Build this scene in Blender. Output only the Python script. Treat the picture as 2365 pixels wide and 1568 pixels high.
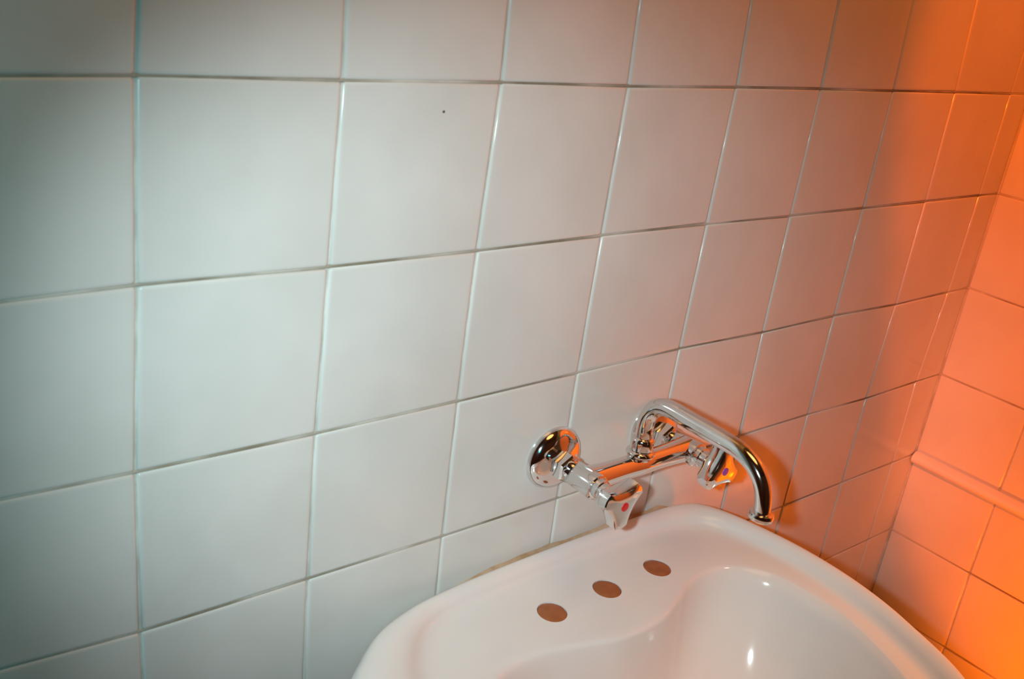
import bpy, math, random
import numpy as np
from mathutils import Matrix, Vector

random.seed(7)
scene = bpy.context.scene
COL = scene.collection
for o in list(bpy.data.objects):
    bpy.data.objects.remove(o, do_unlink=True)

# ------------------------------------------------------------------ camera
U = 0.15                                    # nominal tile pitch in metres
FPX = 2332.68                               # focal length in pixels of a 2365 px wide frame
CAM = Vector((-0.2385, -0.6453, 0.1144))
RM = Matrix.Rotation(-0.7398, 3, 'Z') @ Matrix.Rotation(1.1907, 3, 'X') @ Matrix.Rotation(0.1435, 3, 'Z')
cam_data = bpy.data.cameras.new('camera')
cam_data.sensor_fit = 'HORIZONTAL'
cam_data.sensor_width = 36.0
cam_data.lens = FPX / 2365 * 36.0
cam_data.clip_start = 0.01
cam = bpy.data.objects.new('camera', cam_data)
cam.matrix_world = Matrix.Translation(CAM) @ RM.to_4x4()
COL.objects.link(cam)
scene.camera = cam
cam_data.dof.use_dof = True                 # a fixed-focus compact is a touch soft this close
cam_data.dof.focus_distance = 1.25
cam_data.dof.aperture_fstop = 11.0
RIGHT, UP, FWD = RM.col[0], RM.col[1], -RM.col[2]

# ------------------------------------------------------------------ world and lights
world = bpy.data.worlds.new('room_ambience')
scene.world = world
world.use_nodes = True
bg = world.node_tree.nodes['Background']
bg.inputs[0].default_value = (0.10, 0.055, 0.03, 1)
bg.inputs[1].default_value = 0.3

def add_light(name, kind, loc, target, energy, color, **kw):
    d = bpy.data.lights.new(name, kind)
    d.energy = energy
    d.color = color
    for k, v in kw.items():
        setattr(d, k, v)
    o = bpy.data.objects.new(name, d)
    o.location = loc
    o.rotation_euler = (Vector(target) - Vector(loc)).to_track_quat('-Z', 'Y').to_euler()
    COL.objects.link(o)
    return o

# the camera's own flash sits just left of the lens; its beam fades towards the edges
FLASH = CAM - 0.066 * RIGHT + 0.006 * UP
aim = RM @ Vector(((1330 - 1182.5) / FPX, -(940 - 784) / FPX, -1.0))
add_light('camera_flash', 'SPOT', FLASH, FLASH + aim, 29.5, (0.79, 0.95, 0.97),
          spot_size=math.radians(58), spot_blend=1.0, shadow_soft_size=0.012)
# added cool fill from no seen source, tints the left of the wall cyan
add_light('added_cool_fill', 'SPOT', (-0.60, -0.95, 0.15), (-0.22, 0.0, -0.18), 11.5, (0.0, 0.80, 0.92),
          spot_size=math.radians(56), spot_blend=1.0, shadow_soft_size=0.12)
# added fill lights, unseen: one overhead, and a warm one over the washbasin
add_light('added_top_fill', 'POINT', (0.35, -0.50, 1.02), (0.3, 0, 0), 10.0, (1.0, 0.52, 0.15), shadow_soft_size=0.35)
add_light('added_basin_fill', 'SPOT', (1.05, -0.72, 0.60), (0.71, -0.44, -0.50), 30.0, (1.0, 0.50, 0.30),
          spot_size=math.radians(34), spot_blend=1.0, shadow_soft_size=0.03)
# added unseen amber spots, high and low, for a light leak's glow by the corner
add_light('added_amber_upper', 'SPOT', (-0.373, -0.601, 0.985), (1.262, -0.577, 0.034), 165.0, (1.0, 0.115, 0.0),
          spot_size=math.radians(42.4), spot_blend=0.13, shadow_soft_size=0.02)
add_light('added_amber_lower', 'SPOT', (0.80, -0.62, -1.05), (1.262, -0.39, -0.74), 36.0, (1.0, 0.15, 0.0),
          spot_size=math.radians(66), spot_blend=1.0, shadow_soft_size=0.05)

scene.view_settings.view_transform = 'Standard'
scene.view_settings.look = 'None'
scene.view_settings.gamma = 1.0
scene.view_settings.use_curve_mapping = False
scene.view_settings.exposure = 0.0

# ------------------------------------------------------------------ materials
def new_mat(name):
    m = bpy.data.materials.new(name)
    m.use_nodes = True
    nt = m.node_tree
    return m, nt, nt.nodes['Principled BSDF']

def node(nt, kind, **kw):
    n = nt.nodes.new(kind)
    for k, v in kw.items():
        setattr(n, k, v)
    return n

def noise_color(nt, bsdf, c1, c2, scale, lo=0.35, hi=0.65, detail=3, coord='Object'):
    tc = node(nt, 'ShaderNodeTexCoord')
    nz = node(nt, 'ShaderNodeTexNoise')
    nz.inputs['Scale'].default_value = scale
    nz.inputs['Detail'].default_value = detail
    rp = node(nt, 'ShaderNodeValToRGB')
    rp.color_ramp.elements[0].position = lo
    rp.color_ramp.elements[1].position = hi
    rp.color_ramp.elements[0].color = (*c1, 1)
    rp.color_ramp.elements[1].color = (*c2, 1)
    nt.links.new(tc.outputs[coord], nz.inputs['Vector'])
    nt.links.new(nz.outputs['Fac'], rp.inputs['Fac'])
    nt.links.new(rp.outputs['Color'], bsdf.inputs['Base Color'])
    return tc, nz, rp

def bump(nt, bsdf, tc, scale, strength, dist, coord='Object'):
    nz = node(nt, 'ShaderNodeTexNoise')
    nz.inputs['Scale'].default_value = scale
    nz.inputs['Detail'].default_value = 2
    b = node(nt, 'ShaderNodeBump')
    b.inputs['Strength'].default_value = strength
    b.inputs['Distance'].default_value = dist
    nt.links.new(tc.outputs[coord], nz.inputs['Vector'])
    nt.links.new(nz.outputs['Fac'], b.inputs['Height'])
    nt.links.new(b.outputs['Normal'], bsdf.inputs['Normal'])

def mat_tile():
    m, nt, b = new_mat('glazed_tile')
    tc, _, _ = noise_color(nt, b, (0.70, 0.70, 0.67), (0.76, 0.76, 0.735), 9)
    b.inputs['Roughness'].default_value = 0.16
    b.inputs['IOR'].default_value = 1.5
    bump(nt, b, tc, 14, 0.25, 0.002)
    return m

def mat_grout(name, c1, c2, scale, lo, hi):
    m, nt, b = new_mat(name)
    tc, _, _ = noise_color(nt, b, c1, c2, scale, lo, hi, 5)
    b.inputs['Roughness'].default_value = 0.9
    bump(nt, b, tc, 300, 0.5, 0.001)
    return m

def mat_plain(name, c1, c2, scale, rough):
    m, nt, b = new_mat(name)
    noise_color(nt, b, c1, c2, scale)
    b.inputs['Roughness'].default_value = rough
    return m

def mat_chrome():
    m, nt, b = new_mat('chrome')
    tc = node(nt, 'ShaderNodeTexCoord')
    nz = node(nt, 'ShaderNodeTexNoise')
    nz.inputs['Scale'].default_value = 60
    mr = node(nt, 'ShaderNodeMapRange')
    mr.inputs['To Min'].default_value = 0.05
    mr.inputs['To Max'].default_value = 0.11
    nt.links.new(tc.outputs['Object'], nz.inputs['Vector'])
    nt.links.new(nz.outputs['Fac'], mr.inputs['Value'])
    nt.links.new(mr.outputs['Result'], b.inputs['Roughness'])
    b.inputs['Metallic'].default_value = 1.0
    b.inputs['Base Color'].default_value = (0.80, 0.78, 0.77, 1)
    return m

def mat_ceramic():
    m, nt, b = new_mat('sanitary_ceramic')
    tc, _, _ = noise_color(nt, b, (0.84, 0.83, 0.82), (0.88, 0.87, 0.86), 6)
    b.inputs['Roughness'].default_value = 0.13
    b.inputs['IOR'].default_value = 1.5
    bump(nt, b, tc, 10, 0.08, 0.002)
    return m

TILE = mat_tile()
GROUT = mat_grout('pale_grout', (0.52, 0.50, 0.44), (0.70, 0.69, 0.64), 25, 0.35, 0.6)
GROUT_DIRTY = mat_grout('stained_grout', (0.23, 0.19, 0.13), (0.64, 0.61, 0.54), 7, 0.40, 0.62)
PLASTER = mat_plain('painted_plaster', (0.13, 0.075, 0.055), (0.16, 0.095, 0.07), 4, 0.7)
FLOORM = mat_plain('floor_covering', (0.10, 0.07, 0.05), (0.14, 0.10, 0.08), 8, 0.5)
CHROME = mat_chrome()
CERAMIC = mat_ceramic()
STRIP = mat_plain('brown_strip', (0.46, 0.31, 0.18), (0.62, 0.49, 0.35), 40, 0.5)
TRIMM = mat_plain('trim_glaze', (0.84, 0.82, 0.80), (0.88, 0.86, 0.84), 12, 0.2)
RED = mat_plain('red_enamel', (0.70, 0.012, 0.015), (0.80, 0.02, 0.02), 30, 0.35)
VIOLET = mat_plain('violet_enamel', (0.30, 0.06, 0.42), (0.36, 0.08, 0.50), 30, 0.35)
DISC = mat_plain('brown_disc', (0.34, 0.105, 0.034), (0.42, 0.14, 0.05), 90, 0.35)
SPECK = mat_plain('dirt', (0.10, 0.08, 0.06), (0.16, 0.12, 0.09), 200, 0.8)

# ------------------------------------------------------------------ mesh helpers
def obj(name, verts, faces, mat, parent=None, smooth=True, angle=None):
    me = bpy.data.meshes.new(name)
    me.from_pydata([tuple(v) for v in verts], [], faces)
    me.validate()
    me.materials.append(mat)
    if smooth:
        me.polygons.foreach_set('use_smooth', [True] * len(me.polygons))
        if angle:
            me.set_sharp_from_angle(angle=math.radians(angle))
    me.update()
    o = bpy.data.objects.new(name, me)
    COL.objects.link(o)
    if parent:
        o.parent = parent
    return o

def empty(name, loc):
    o = bpy.data.objects.new(name, None)
    o.location = loc
    COL.objects.link(o)
    return o

def fix_normals(o):
    import bmesh
    bm = bmesh.new()
    bm.from_mesh(o.data)
    bmesh.ops.recalc_face_normals(bm, faces=bm.faces)
    bm.to_mesh(o.data)
    bm.free()
    return o

def loft(rings, closed=True, cap0=True, cap1=True):
    n = len(rings[0])
    verts = [p for r in rings for p in r]
    faces = []
    for k in range(len(rings) - 1):
        for i in range(n if closed else n - 1):
            j = (i + 1) % n
            faces.append((k * n + i, k * n + j, (k + 1) * n + j, (k + 1) * n + i))
    if cap0:
        faces.append(tuple(range(n - 1, -1, -1)))
    if cap1:
        faces.append(tuple((len(rings) - 1) * n + i for i in range(n)))
    return verts, faces

def part(name, rings, mat, parent, origin, angle=40, **kw):
    v, f = loft(rings, **kw)
    v = [Vector(p) - Vector(origin) for p in v]
    return fix_normals(obj(name, v, f, mat, parent, True, angle))

def ring_y(cx, cz, d, r, n=48, fn=None):
    """ring round an axis that leaves the wall (along -y)"""
    out = []
    for i in range(n):
        a = 2 * math.pi * i / n
        rr = r * (fn(a) if fn else 1)
        out.append((cx + rr * math.cos(a), -d, cz + rr * math.sin(a)))
    return out

def lathe_y(cx, cz, prof, n=48):
    return [ring_y(cx, cz, d, r, n) for d, r in prof]

def lathe_z(cx, cy, prof, n=48):
    return [[(cx + r * math.cos(2 * math.pi * i / n), cy + r * math.sin(2 * math.pi * i / n), z) for i in range(n)]
            for z, r in prof]

def hex_ring(cx, cz, d, r):
    return ring_y(cx, cz, d, r, 48, lambda a: 1 / math.cos(((a + math.pi / 6) % (math.pi / 3)) - math.pi / 6))

def catmull(pts, per, closed):
    pts = [np.array(p, float) for p in pts]
    n = len(pts)
    out = []
    for i in range(n if closed else n - 1):
        if closed:
            p0, p1, p2, p3 = pts[i - 1], pts[i], pts[(i + 1) % n], pts[(i + 2) % n]
        else:
            p0, p1, p2, p3 = pts[max(i - 1, 0)], pts[i], pts[i + 1], pts[min(i + 2, n - 1)]
        for k in range(per):
            t = k / per
            out.append(0.5 * (2 * p1 + (p2 - p0) * t + (2 * p0 - 5 * p1 + 4 * p2 - p3) * t * t
                              + (3 * p1 - p0 - 3 * p2 + p3) * t ** 3))
    if not closed:
        out.append(pts[-1])
    return out

# ------------------------------------------------------------------ the setting
XC = 8.41 * U                 # x of the corner
ASP = 0.9582                  # joint pitch up the wall is a little under the tile width
CEIL, FLOOR, XL, YF = 1.20, -1.36, -1.30, -2.10

def struct(o):
    o['kind'] = 'structure'
    return o

def slab(name, lo, hi, mat):
    x0, y0, z0 = lo
    x1, y1, z1 = hi
    v = [(x0, y0, z0), (x1, y0, z0), (x1, y1, z0), (x0, y1, z0), (x0, y0, z1), (x1, y0, z1), (x1, y1, z1), (x0, y1, z1)]
    f = [(0, 3, 2, 1), (4, 5, 6, 7), (0, 1, 5, 4), (1, 2, 6, 5), (2, 3, 7, 6), (3, 0, 4, 7)]
    return struct(obj(name, v, f, mat, None, False))

GB = 0.0020                   # grout face lies this far behind the tile faces
wall_back = slab('wall_back', (XL, GB, FLOOR), (XC + 0.1, 0.10, CEIL), GROUT)
wall_right = slab('wall_right', (XC + GB, YF, FLOOR), (XC + 0.1, GB, CEIL), GROUT)
slab('wall_left', (XL - 0.1, YF, FLOOR), (XL, 0.1, CEIL), PLASTER)
slab('wall_front', (XL - 0.1, YF - 0.1, FLOOR), (XC + 0.1, YF, CEIL), PLASTER)
slab('floor', (XL - 0.1, YF - 0.1, FLOOR - 0.1), (XC + 0.1, 0.1, FLOOR), FLOORM)
slab('ceiling', (XL - 0.1, YF - 0.1, CEIL), (XC + 0.1, 0.1, CEIL + 0.1), PLASTER)

# joints of the hand-laid back wall: crossings surveyed in metres (x, z), regular pitch elsewhere
SURVEY = {
    (0, 1): (0.0061, 0.1437), (1, 1): (0.1462, 0.1437), (2, 1): (0.2928, 0.1437), (3, 1): (0.4397, 0.1437), (4, 1): (0.5933, 0.1437), (5, 1): (0.7393, 0.1437), (6, 1): (0.8870, 0.1437), (7, 1): (1.0332, 0.1437),
    (-1, 0): (-0.1500, -0.0035), (0, 0): (0.0011, -0.0003), (1, 0): (0.1508, -0.0008), (2, 0): (0.2989, 0.0004), (3, 0): (0.4476, -0.0001), (4, 0): (0.6035, 0.0009), (5, 0): (0.7505, 0.0011), (6, 0): (0.8996, 0.0010), (7, 0): (1.0487, 0.0012), (8, 0): (1.2039, 0.0006),
    (-1, -1): (-0.1500, -0.1439), (0, -1): (0.0015, -0.1410), (1, -1): (0.1500, -0.1429), (2, -1): (0.2958, -0.1432), (3, -1): (0.4465, -0.1418), (4, -1): (0.6023, -0.1416), (5, -1): (0.7509, -0.1427), (6, -1): (0.9028, -0.1430), (7, -1): (1.0546, -0.1435), (8, -1): (1.2047, -0.1433),
    (-1, -2): (-0.1500, -0.2838), (0, -2): (-0.0005, -0.2872), (1, -2): (0.1487, -0.2888), (2, -2): (0.2953, -0.2884), (3, -2): (0.4464, -0.2866), (4, -2): (0.6009, -0.2848), (5, -2): (0.7523, -0.2877), (6, -2): (0.9033, -0.2871), (7, -2): (1.0557, -0.2912), (8, -2): (1.2017, -0.2902),
    (-1, -3): (-0.1500, -0.4221), (0, -3): (0.0028, -0.4321), (1, -3): (0.1509, -0.4338), (2, -3): (0.2971, -0.4353), (3, -3): (0.4485, -0.4346), (4, -3): (0.6002, -0.4321), (5, -3): (0.7557, -0.4296), (6, -3): (0.9041, -0.4305), (7, -3): (1.0491, -0.4354), (8, -3): (1.1886, -0.4345),
    (0, -4): (0.0087, -0.5749), (1, -4): (0.1550, -0.5749), (2, -4): (0.3013, -0.5749), (3, -4): (0.4518, -0.5749), (7, -4): (1.0502, -0.5751), (8, -4): (1.1933, -0.5769),
}
I0, I1, R0, R1 = -8, 8, 8, -9          # columns, and rows from the top one down

def crossing(i, r):
    if (i, r) in SURVEY:
        return SURVEY[(i, r)]
    x, z = i * U, r * U * ASP
    # lean on the nearest surveyed crossing so that joints run on without a kink
    ci = min(max(i, -1), 8)
    best = None
    for (a, b), (sx, sz) in SURVEY.items():
        d = abs(a - ci) * 1.5 + abs(b - r)
        if best is None or d < best[0]:
            best = (d, a, b, sx, sz)
    _, a, b, sx, sz = best
    k = 0.8 ** max(0, abs(a - i) + abs(b - r) - 1)
    return (x + (sx - a * U) * k, z + (sz - b * U * ASP) * k)

def tile_mesh(quad, to3):
    """quad: 4 corners (u, v) ccw as seen from the room; to3(u, v, depth) -> point; a pillowed glazed tile"""
    q = [np.array(p) for p in quad]
    g = 0.0011 + random.uniform(-0.0002, 0.0003)
    tilt = [random.uniform(-0.00022, 0.00022) for _ in range(2)]
    e = [np.array([random.uniform(-0.0003, 0.0003) for _ in range(2)]) for _ in range(4)]
    c = sum(q) / 4
    def inset(dist):
        out = []
        for k in range(4):
            p, a, b = q[k], q[k - 1], q[(k + 1) % 4]
            d1 = (a - p) / np.linalg.norm(a - p)
            d2 = (b - p) / np.linalg.norm(b - p)
            out.append(p + (d1 + d2) * (dist) + e[k])
        return out
    rings = []
    for ins, dep in ((g, 0.0040), (g, 0.0012), (g + 0.0006, 0.0005), (g + 0.0016, 0.0001), (g + 0.0032, 0.0)):
        ring = []
        pts = inset(ins)
        # cut corners round the softened arris
        for k in range(4):
            p, a, b = pts[k], pts[k - 1], pts[(k + 1) % 4]
            rr = 0.0014
            for w in ((a - p) / np.linalg.norm(a - p), (b - p) / np.linalg.norm(b - p)):
                s = p + w * rr
                tl = (s[0] - c[0]) / U * tilt[0] + (s[1] - c[1]) / U * tilt[1]
                ring.append(to3(s[0], s[1], dep + tl))
        rings.append(ring)
    return loft(rings, cap0=False)

def add_tile(quad, to3, parent):
    v, f = tile_mesh(quad, to3)
    return obj('tile', v, f, TILE, parent, True, 55)

back3 = lambda u, v, d: (u, d, v)
right3 = lambda u, v, d: (XC + d, u, v)
speck_tile = None
for r in range(R0, R1, -1):
    for i in range(I0, I1 + 1):
        if i < I1:
            q = [crossing(i, r - 1), crossing(i + 1, r - 1), crossing(i + 1, r), crossing(i, r)]
        else:                               # cut tiles that close the corner
            a, b = crossing(i, r - 1), crossing(i, r)
            q = [a, (XC, a[1]), (XC, b[1]), b]
        t = add_tile(q, back3, wall_back)
        if (i, r) == (1, 0):
            speck_tile = t
# right wall: full tiles start in the corner, y runs towards the room
YS = [0.0] + [-0.141 - U * k for k in range(0, 13)]
ZR = {r: crossing(8, r)[1] for r in range(R1, R0 + 1)}
for r in range(R0, R1, -1):
    for k in range(len(YS) - 1):
        j = lambda s, rr: YS[s] + (0 if s == 0 else 0.0015 * math.sin(3.1 * s + 1.7 * rr))
        q = [(j(k + 1, r - 1), ZR[r - 1]), (j(k, r - 1), ZR[r - 1]), (j(k, r), ZR[r]), (j(k + 1, r), ZR[r])]
        add_tile(q, right3, wall_right)

# horizontal joints hold the grime: one bead of stained grout per course
def bead(pts, parent, off):
    v, f = [], []
    for k, p in enumerate(pts):
        for dz, dy in ((-0.0016, 0.0012), (-0.0006, 0.0), (0.0006, 0.0), (0.0016, 0.0012)):
            v.append(off(p, dz, dy))
        if k:
            a, b = (k - 1) * 4, k * 4
            f += [(a + s, b + s, b + s + 1, a + s + 1) for s in range(3)]
    return obj('grout_joint', v, f, GROUT_DIRTY, parent)

for r in range(R0, R1 - 1, -1):
    pts = catmull([crossing(i, r) for i in range(I0, I1 + 1)] + [(XC, crossing(I1, r)[1])], 6, False)
    bead(pts, wall_back, lambda p, dz, dy: (p[0], 0.0008 + dy, p[1] + dz))
    bead([(y, ZR[r]) for y in YS], wall_right, lambda p, dz, dy: (XC + 0.0008 + dy, p[0], p[1] + dz))

# a fleck of dirt on one tile
v, f = loft([[(0.2835 + a * math.cos(t) * 1.2, y, 0.0 + a * math.sin(t)) for t in np.linspace(0, 2 * math.pi, 9)[:-1]]
             for a, y in ((0.0012, 0.0), (0.0009, -0.0004), (0.0003, -0.0006))])
fz = (0.2437, -0.0230)
v = [(p[0] - 0.2835 + fz[0], p[1], p[2] + fz[1]) for p in v]
obj('dirt_fleck', v, f, SPECK, speck_tile)

# half-round tile trim running along the right wall at joint height
TZ, TRAD = -0.5815, 0.0105
rings = []
for y in np.linspace(-0.002, -1.95, 14):
    rings.append([(XC + 0.001 - (0.013 * math.cos(a)), y, TZ + TRAD * math.sin(a)) for a in np.linspace(-math.pi / 2, math.pi / 2, 13)])
v, f = loft(rings)
struct(fix_normals(obj('trim_1', v, f, TRIMM, None, True, 50)))

# ------------------------------------------------------------------ washbasin
SC = np.array((0.45, -0.26))
OUTER = [(.1335, -.17), (.1395, -.112), (.1530, -.0745), (.1774, -.0505), (.2095, -.0281), (.2515, -.0153), (.29, -.0098), (.35, -.0055),
         (.447, -.003), (.53, -.003), (.60, -.0035), (.64, -.006), (.672, -.0155), (.6915, -.0465), (.7078, -.1144), (.7139, -.1713),
         (.7112, -.2295), (.6979, -.29), (.6645, -.3745), (.60, -.435), (.52, -.465), (.43, -.475), (.33, -.465),
         (.24, -.425), (.175, -.35), (.143, -.26)]
FOOT = [(.203, -.16), (.2200, -.0990), (.2485, -.0571), (.2782, -.038), (.3144, -.032), (.38, -.030), (.45, -.029), (.53, -.029),
        (.60, -.034), (.645, -.047), (.669, -.075), (.683, -.12), (.688, -.17), (.685, -.23), (.671, -.29), (.638, -.365), (.58, -.415),
        (.51, -.445), (.43, -.455), (.34, -.445), (.26, -.405), (.21, -.33), (.195, -.25)]
LIP = [(.247, -.19), (.256, -.15), (.2797, -.1239), (.3076, -.1149), (.3447, -.1165), (.3921, -.130), (.4321, -.1395),
       (.4843, -.1385), (.526, -.1254), (.5609, -.1115), (.5971, -.1073), (.6294, -.1183), (.6546, -.1478), (.6633, -.1886),
       (.6623, -.2393), (.6453, -.2968), (.62, -.345), (.57, -.40), (.50, -.43), (.44, -.435), (.37, -.425), (.305, -.385),
       (.265, -.32), (.248, -.25)]
NS = 360
TH = np.linspace(-math.pi, math.pi, NS, endpoint=False)

def polar(pts):
    d = np.array(catmull(pts, 12, True)) - SC
    th = np.arctan2(d[:, 1], d[:, 0])
    r = np.hypot(d[:, 0], d[:, 1])
    s = np.argsort(th)
    return np.interp(TH, th[s], r[s], period=2 * math.pi)

RO, RF, RL = polar(OUTER), polar(FOOT), polar(LIP)
DRAIN = 0.024
_w = np.exp(-0.5 * (np.minimum(np.arange(NS), NS - np.arange(NS)) / 20.0) ** 2)
RS = np.real(np.fft.ifft(np.fft.fft(RL) * np.fft.fft(_w / _w.sum())))     # lip with its waves evened out
def inner(t):
    k = min(1.0, t / 0.45)
    k = k * k * (3 - 2 * k)
    return (RL * (1 - k) + RS * k) * (1 - t) + DRAIN * t
stations = [            # radius array, height: the upper surface from the drain outwards
    (inner(1.0), -0.666), (inner(0.85), -0.6645), (inner(0.65), -0.6580), (inner(0.46), -0.6440), (inner(0.33), -0.6265), (inner(0.24), -0.6060),
    (inner(0.16), -0.5790), (inner(0.08), -0.5415), (inner(0.035), -0.5185), (RL, -0.5098), (RL + (RF - RL) * 0.14, -0.5076),
    (RL + (RF - RL) * 0.45, -0.5062), (RF - (RF - RL) * 0.12, -0.5050), (RF + (RO - RF) * 0.10, -0.5015), (RF + (RO - RF) * 0.30, -0.4945),
    (RF + (RO - RF) * 0.5, -0.4905), (RF + (RO - RF) * 0.72, -0.4895), (RF + (RO - RF) * 0.90, -0.4925), (RO, -0.5010)]
up_r = np.array([s[0] for s in stations])
up_z = np.array([s[1] for s in stations])
st = np.concatenate([up_r, np.repeat(up_z[:, None], NS, 1)], 1)
st = np.array(catmull(list(st), 4, False))
rings = [[(SC[0] + row[i] * math.cos(TH[i]), min(SC[1] + row[i] * math.sin(TH[i]), -0.0025), row[NS + i]) for i in range(NS)] for row in st]
# skirt, its inner face and the underside of the bowl
for rr, z in ((RO - 0.001, -0.515), (RO - 0.006, -0.540), (RO - 0.012, -0.560), (RO - 0.020, -0.562), (RO - 0.022, -0.540), (RO - 0.024, -0.5195),
              (RL + (RF - RL) * 0.5, -0.5200), (RL + 0.012, -0.5215), (RL + 0.009, -0.540),
              (inner(0.1) + 0.012, -0.580), (inner(0.25) + 0.011, -0.622), (inner(0.5) + 0.006, -0.660), (inner(0.8), -0.676),
              (inner(1.0) + 0.012, -0.680), (inner(1.0), -0.680)):
    rings.append([(SC[0] + rr[i] * math.cos(TH[i]), min(SC[1] + rr[i] * math.sin(TH[i]), -0.0025), z) for i in range(NS)])
v, f = loft(rings, cap0=False, cap1=False)
last = (len(rings) - 1) * NS
f += [(last + i, last + (i + 1) % NS, (i + 1) % NS, i) for i in range(NS)]
SB = Vector((SC[0], SC[1], -0.680))
v = [Vector(p) - SB for p in v]
sink = empty('washbasin', SB)
sink['label'] = 'white ceramic washbasin with three holes in its deck filled by brown discs, against the tiled wall'
sink['category'] = 'sink'
body = fix_normals(obj('basin', v, f, CERAMIC, sink))

HOLES = [(.3866, -.0773), (.4645, -.0770), (.5424, -.0768)]
cutters = []
for hx, hy in HOLES:
    rg = lathe_z(hx - SB.x, hy - SB.y, [(-0.470 - SB.z, 0.0155), (-0.530 - SB.z, 0.0155)], 48)
    vv, ff = loft(rg)
    c = fix_normals(obj('cutter', vv, ff, CERAMIC, sink))
    cutters.append(c)
    md = body.modifiers.new('hole', 'BOOLEAN')
    md.operation = 'DIFFERENCE'
    md.solver = 'EXACT'
    md.object = c
bpy.context.view_layer.update()
dg = bpy.context.evaluated_depsgraph_get()
me = bpy.data.meshes.new_from_object(body.evaluated_get(dg))
body.modifiers.clear()
body.data = me
me.name = 'basin'
for c in cutters:
    bpy.data.objects.remove(c, do_unlink=True)
me.polygons.foreach_set('use_smooth', [True] * len(me.polygons))
me.set_sharp_from_angle(angle=math.radians(50))
# domed brown discs that fill the tap holes
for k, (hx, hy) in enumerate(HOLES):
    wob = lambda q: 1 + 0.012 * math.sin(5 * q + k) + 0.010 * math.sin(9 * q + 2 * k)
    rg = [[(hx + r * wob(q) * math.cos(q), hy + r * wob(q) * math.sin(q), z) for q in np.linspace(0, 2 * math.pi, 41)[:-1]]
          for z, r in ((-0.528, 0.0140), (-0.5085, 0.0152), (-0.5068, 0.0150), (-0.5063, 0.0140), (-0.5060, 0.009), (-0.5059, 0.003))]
    part('hole_disc', rg, DISC, sink, SB, 50)
# chrome waste at the bottom of the bowl
part('drain', lathe_z(SC[0], SC[1], [(-0.72, 0.020), (-0.6635, 0.020), (-0.6625, 0.030), (-0.6605, 0.029), (-0.6605, 0.020), (-0.665, 0.017)]),
     CHROME, sink, SB)
# thin brown strip between the washbasin and the wall
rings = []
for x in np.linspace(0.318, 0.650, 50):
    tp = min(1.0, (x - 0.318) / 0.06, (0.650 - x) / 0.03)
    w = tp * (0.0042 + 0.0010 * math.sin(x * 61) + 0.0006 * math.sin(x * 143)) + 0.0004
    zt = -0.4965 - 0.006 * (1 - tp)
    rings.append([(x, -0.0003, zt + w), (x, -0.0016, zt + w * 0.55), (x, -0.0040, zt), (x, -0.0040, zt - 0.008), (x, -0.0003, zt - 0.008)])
part('edge_strip', rings, STRIP, sink, SB, 60)

# ------------------------------------------------------------------ two-handle wall mixer tap
AX = (0.4290, 0.5810)                 # the two valve axes, 150 mm standard
AZ = -0.3790
BY = 0.0520                           # how far the body stands off the wall
FB = Vector((0.505, -BY, AZ))
tap = empty('mixer_tap', FB)
tap['label'] = 'chrome wall-mounted two-handle mixer tap with a curved swivel spout above the washbasin'
tap['category'] = 'tap'

def tri_outline(rot, R=0.0275, half=0.0075, rm=0.0160):
    pts = []
    for k in range(3):
        a0 = rot + k * 2 * math.pi / 3
        ca, sa = math.cos(a0), math.sin(a0)
        loc = []
        for y in np.linspace(-half, half, 5):               # blunt, slightly bowed lobe end
            loc.append((R - 0.9 * (abs(y) / half) ** 2 * 0.0022, y))
        p0 = np.array(loc[-1])
        m = np.array((rm * math.cos(math.pi / 3), rm * math.sin(math.pi / 3)))
        t = np.array((-math.sin(math.pi / 3), math.cos(math.pi / 3)))
        ctl = m - t * 0.009
        for s in np.linspace(0.12, 1, 7):
            loc.append(tuple((1 - s) ** 2 * p0 + 2 * s * (1 - s) * ctl + s * s * m))
        # mirror image up to the next lobe
        nxt = []
        b = 2 * math.pi / 3
        for (x, y) in reversed(loc[5:-1]):
            r, an = math.hypot(x, y), math.atan2(y, x)
            nxt.append((r * math.cos(b - an), r * math.sin(b - an)))
        for x, y in loc + nxt:
            pts.append((ca * x - sa * y, sa * x + ca * y))
    return pts

def handle(cx, rot, mark_mat, mark_name):
    o = tri_outline(rot)
    n = len(o)
    circ = [(0.0115 * math.cos(math.atan2(y, x)), 0.0115 * math.sin(math.atan2(y, x))) for x, y in o]
    def mix(d, s, blend):
        return [(cx + (x * blend + c[0] * (1 - blend)) * s, -d, AZ + (y * blend + c[1] * (1 - blend)) * s) for (x, y), c in zip(o, circ)]
    rings = [mix(0.0835, 0.85, 0), mix(0.0845, 0.98, 0.0), mix(0.0865, 1.0, 0.35), mix(0.0895, 1.0, 0.80), mix(0.0925, 1.0, 0.97), mix(0.0980, 1.0, 1),
             mix(0.1045, 0.99, 1), mix(0.1058, 0.95, 1), mix(0.1068, 0.80, 1), mix(0.1074, 0.5, 1), mix(0.1076, 0.2, 1)]
    h = part('handle', rings, CHROME, tap, FB, 32)
    mk = part(mark_name, lathe_y(cx, AZ, [(0.1070, 0.0046), (0.1080, 0.0046), (0.1084, 0.0040), (0.1085, 0.002)], 32), mark_mat, h, FB)
    return h

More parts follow.
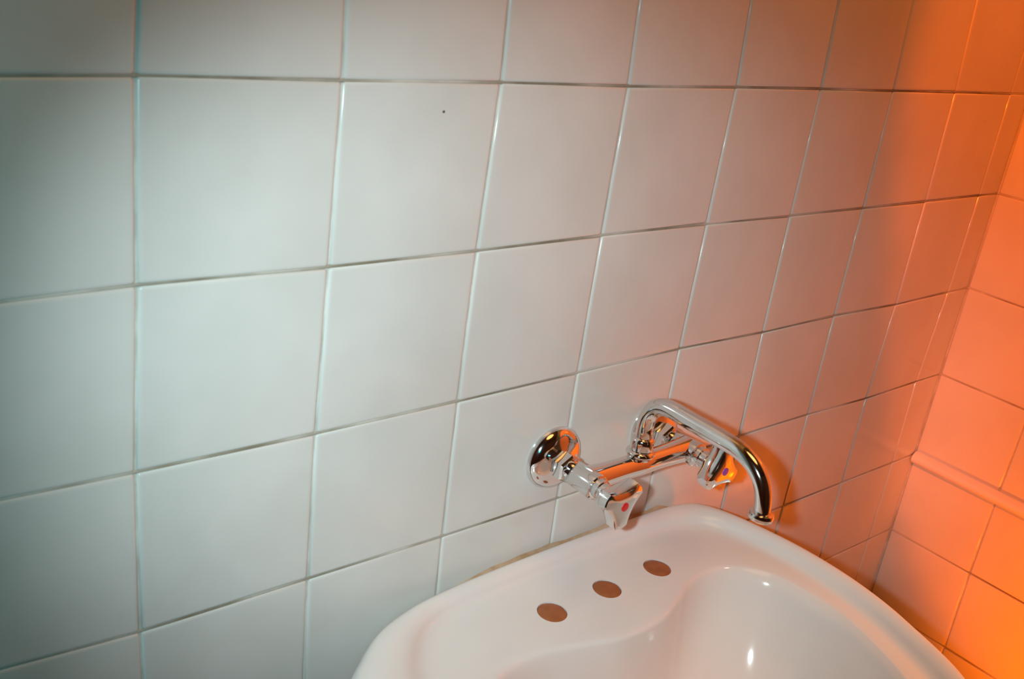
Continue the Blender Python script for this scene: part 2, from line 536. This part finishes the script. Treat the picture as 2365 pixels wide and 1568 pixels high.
for k, cx in enumerate(AX):
    part('escutcheon', lathe_y(cx, AZ + 0.001, [(0.0, 0.0345), (0.0035, 0.0345), (0.0075, 0.0325), (0.0105, 0.0295), (0.0122, 0.0265), (0.0132, 0.023),
                                        (0.0142, 0.019), (0.0155, 0.0145), (0.0165, 0.012)], 64), CHROME, tap, FB, 50)
    part('union_nut', [hex_ring(cx, AZ, 0.0165, 0.0122), hex_ring(cx, AZ, 0.0185, 0.0140), hex_ring(cx, AZ, 0.0280, 0.0140), hex_ring(cx, AZ, 0.0300, 0.0124)],
         CHROME, tap, FB, 25)
    part('valve_body', lathe_y(cx, AZ, [(0.0295, 0.0118), (0.0310, 0.0128), (0.0560, 0.0133), (0.0660, 0.0140), (0.0690, 0.0136), (0.0700, 0.0118),
                                        (0.0715, 0.0114), (0.0760, 0.0112), (0.0770, 0.0100), (0.0850, 0.0098)]), CHROME, tap, FB, 45)
handle(AX[0], math.radians(36), RED, 'hot_mark')
handle(AX[1], math.radians(90), VIOLET, 'cold_mark')

# body bar between the valves, flaring where it meets them
rings = []
for s in np.linspace(-1, 1, 41):
    r = 0.0118 + 0.0030 * abs(s) ** 3.0
    r += 0.0010 * math.exp(-(s / 0.22) ** 2)
    x = 0.505 + s * 0.0755
    rings.append([(x, -BY + r * math.cos(a), AZ + r * math.sin(a)) for a in np.linspace(0, 2 * math.pi, 33)[:-1]])
part('body', rings, CHROME, tap, FB, 45)
SX, SY = 0.505, -0.0515
part('spout_collar', lathe_z(SX, SY, [(-0.372, 0.0115), (-0.3685, 0.0125), (-0.3670, 0.0150), (-0.3645, 0.0154), (-0.3625, 0.0140), (-0.3610, 0.0110)]), CHROME, tap, FB, 45)
part('spout_nut', lathe_z(SX, SY, [(-0.3615, 0.0105), (-0.3600, 0.0122), (-0.3510, 0.0126), (-0.3480, 0.0118), (-0.3465, 0.0100)]), CHROME, tap, FB, 45)
# spout tube
path = [(SY, -0.352), (SY, -0.342), (SY + 0.0003, -0.332), (-0.0535, -0.3205), (-0.0600, -0.3105), (-0.0705, -0.3045), (-0.083, -0.3030), (-0.100, -0.3033), (-0.120, -0.3036),
        (-0.140, -0.3038), (-0.158, -0.3042), (-0.172, -0.3062), (-0.1845, -0.3110), (-0.1945, -0.3190), (-0.2010, -0.3290), (-0.2045, -0.340), (-0.2060, -0.351)]
cl = catmull([(y, z) for y, z in path], 5, False)
rings = []
for k, p in enumerate(cl):
    a, b = cl[max(k - 1, 0)], cl[min(k + 1, len(cl) - 1)]
    t = (b - a) / np.linalg.norm(b - a)
    nrm = np.array((-t[1], t[0]))
    s = k / (len(cl) - 1)
    r = 0.0092 - 0.0016 * max(0, (s - 0.55) / 0.45)
    rings.append([(SX + r * math.cos(q), p[0] + nrm[0] * r * math.sin(q), p[1] + nrm[1] * r * math.sin(q)) for q in np.linspace(0, 2 * math.pi, 33)[:-1]])
part('spout', rings, CHROME, tap, FB, 60)
part('aerator', lathe_z(SX, -0.2062, [(-0.3495, 0.0085), (-0.3505, 0.0112), (-0.3530, 0.0120), (-0.3565, 0.0118), (-0.3580, 0.0105), (-0.3580, 0.0085), (-0.3555, 0.0080)]),
     CHROME, tap, FB, 45)
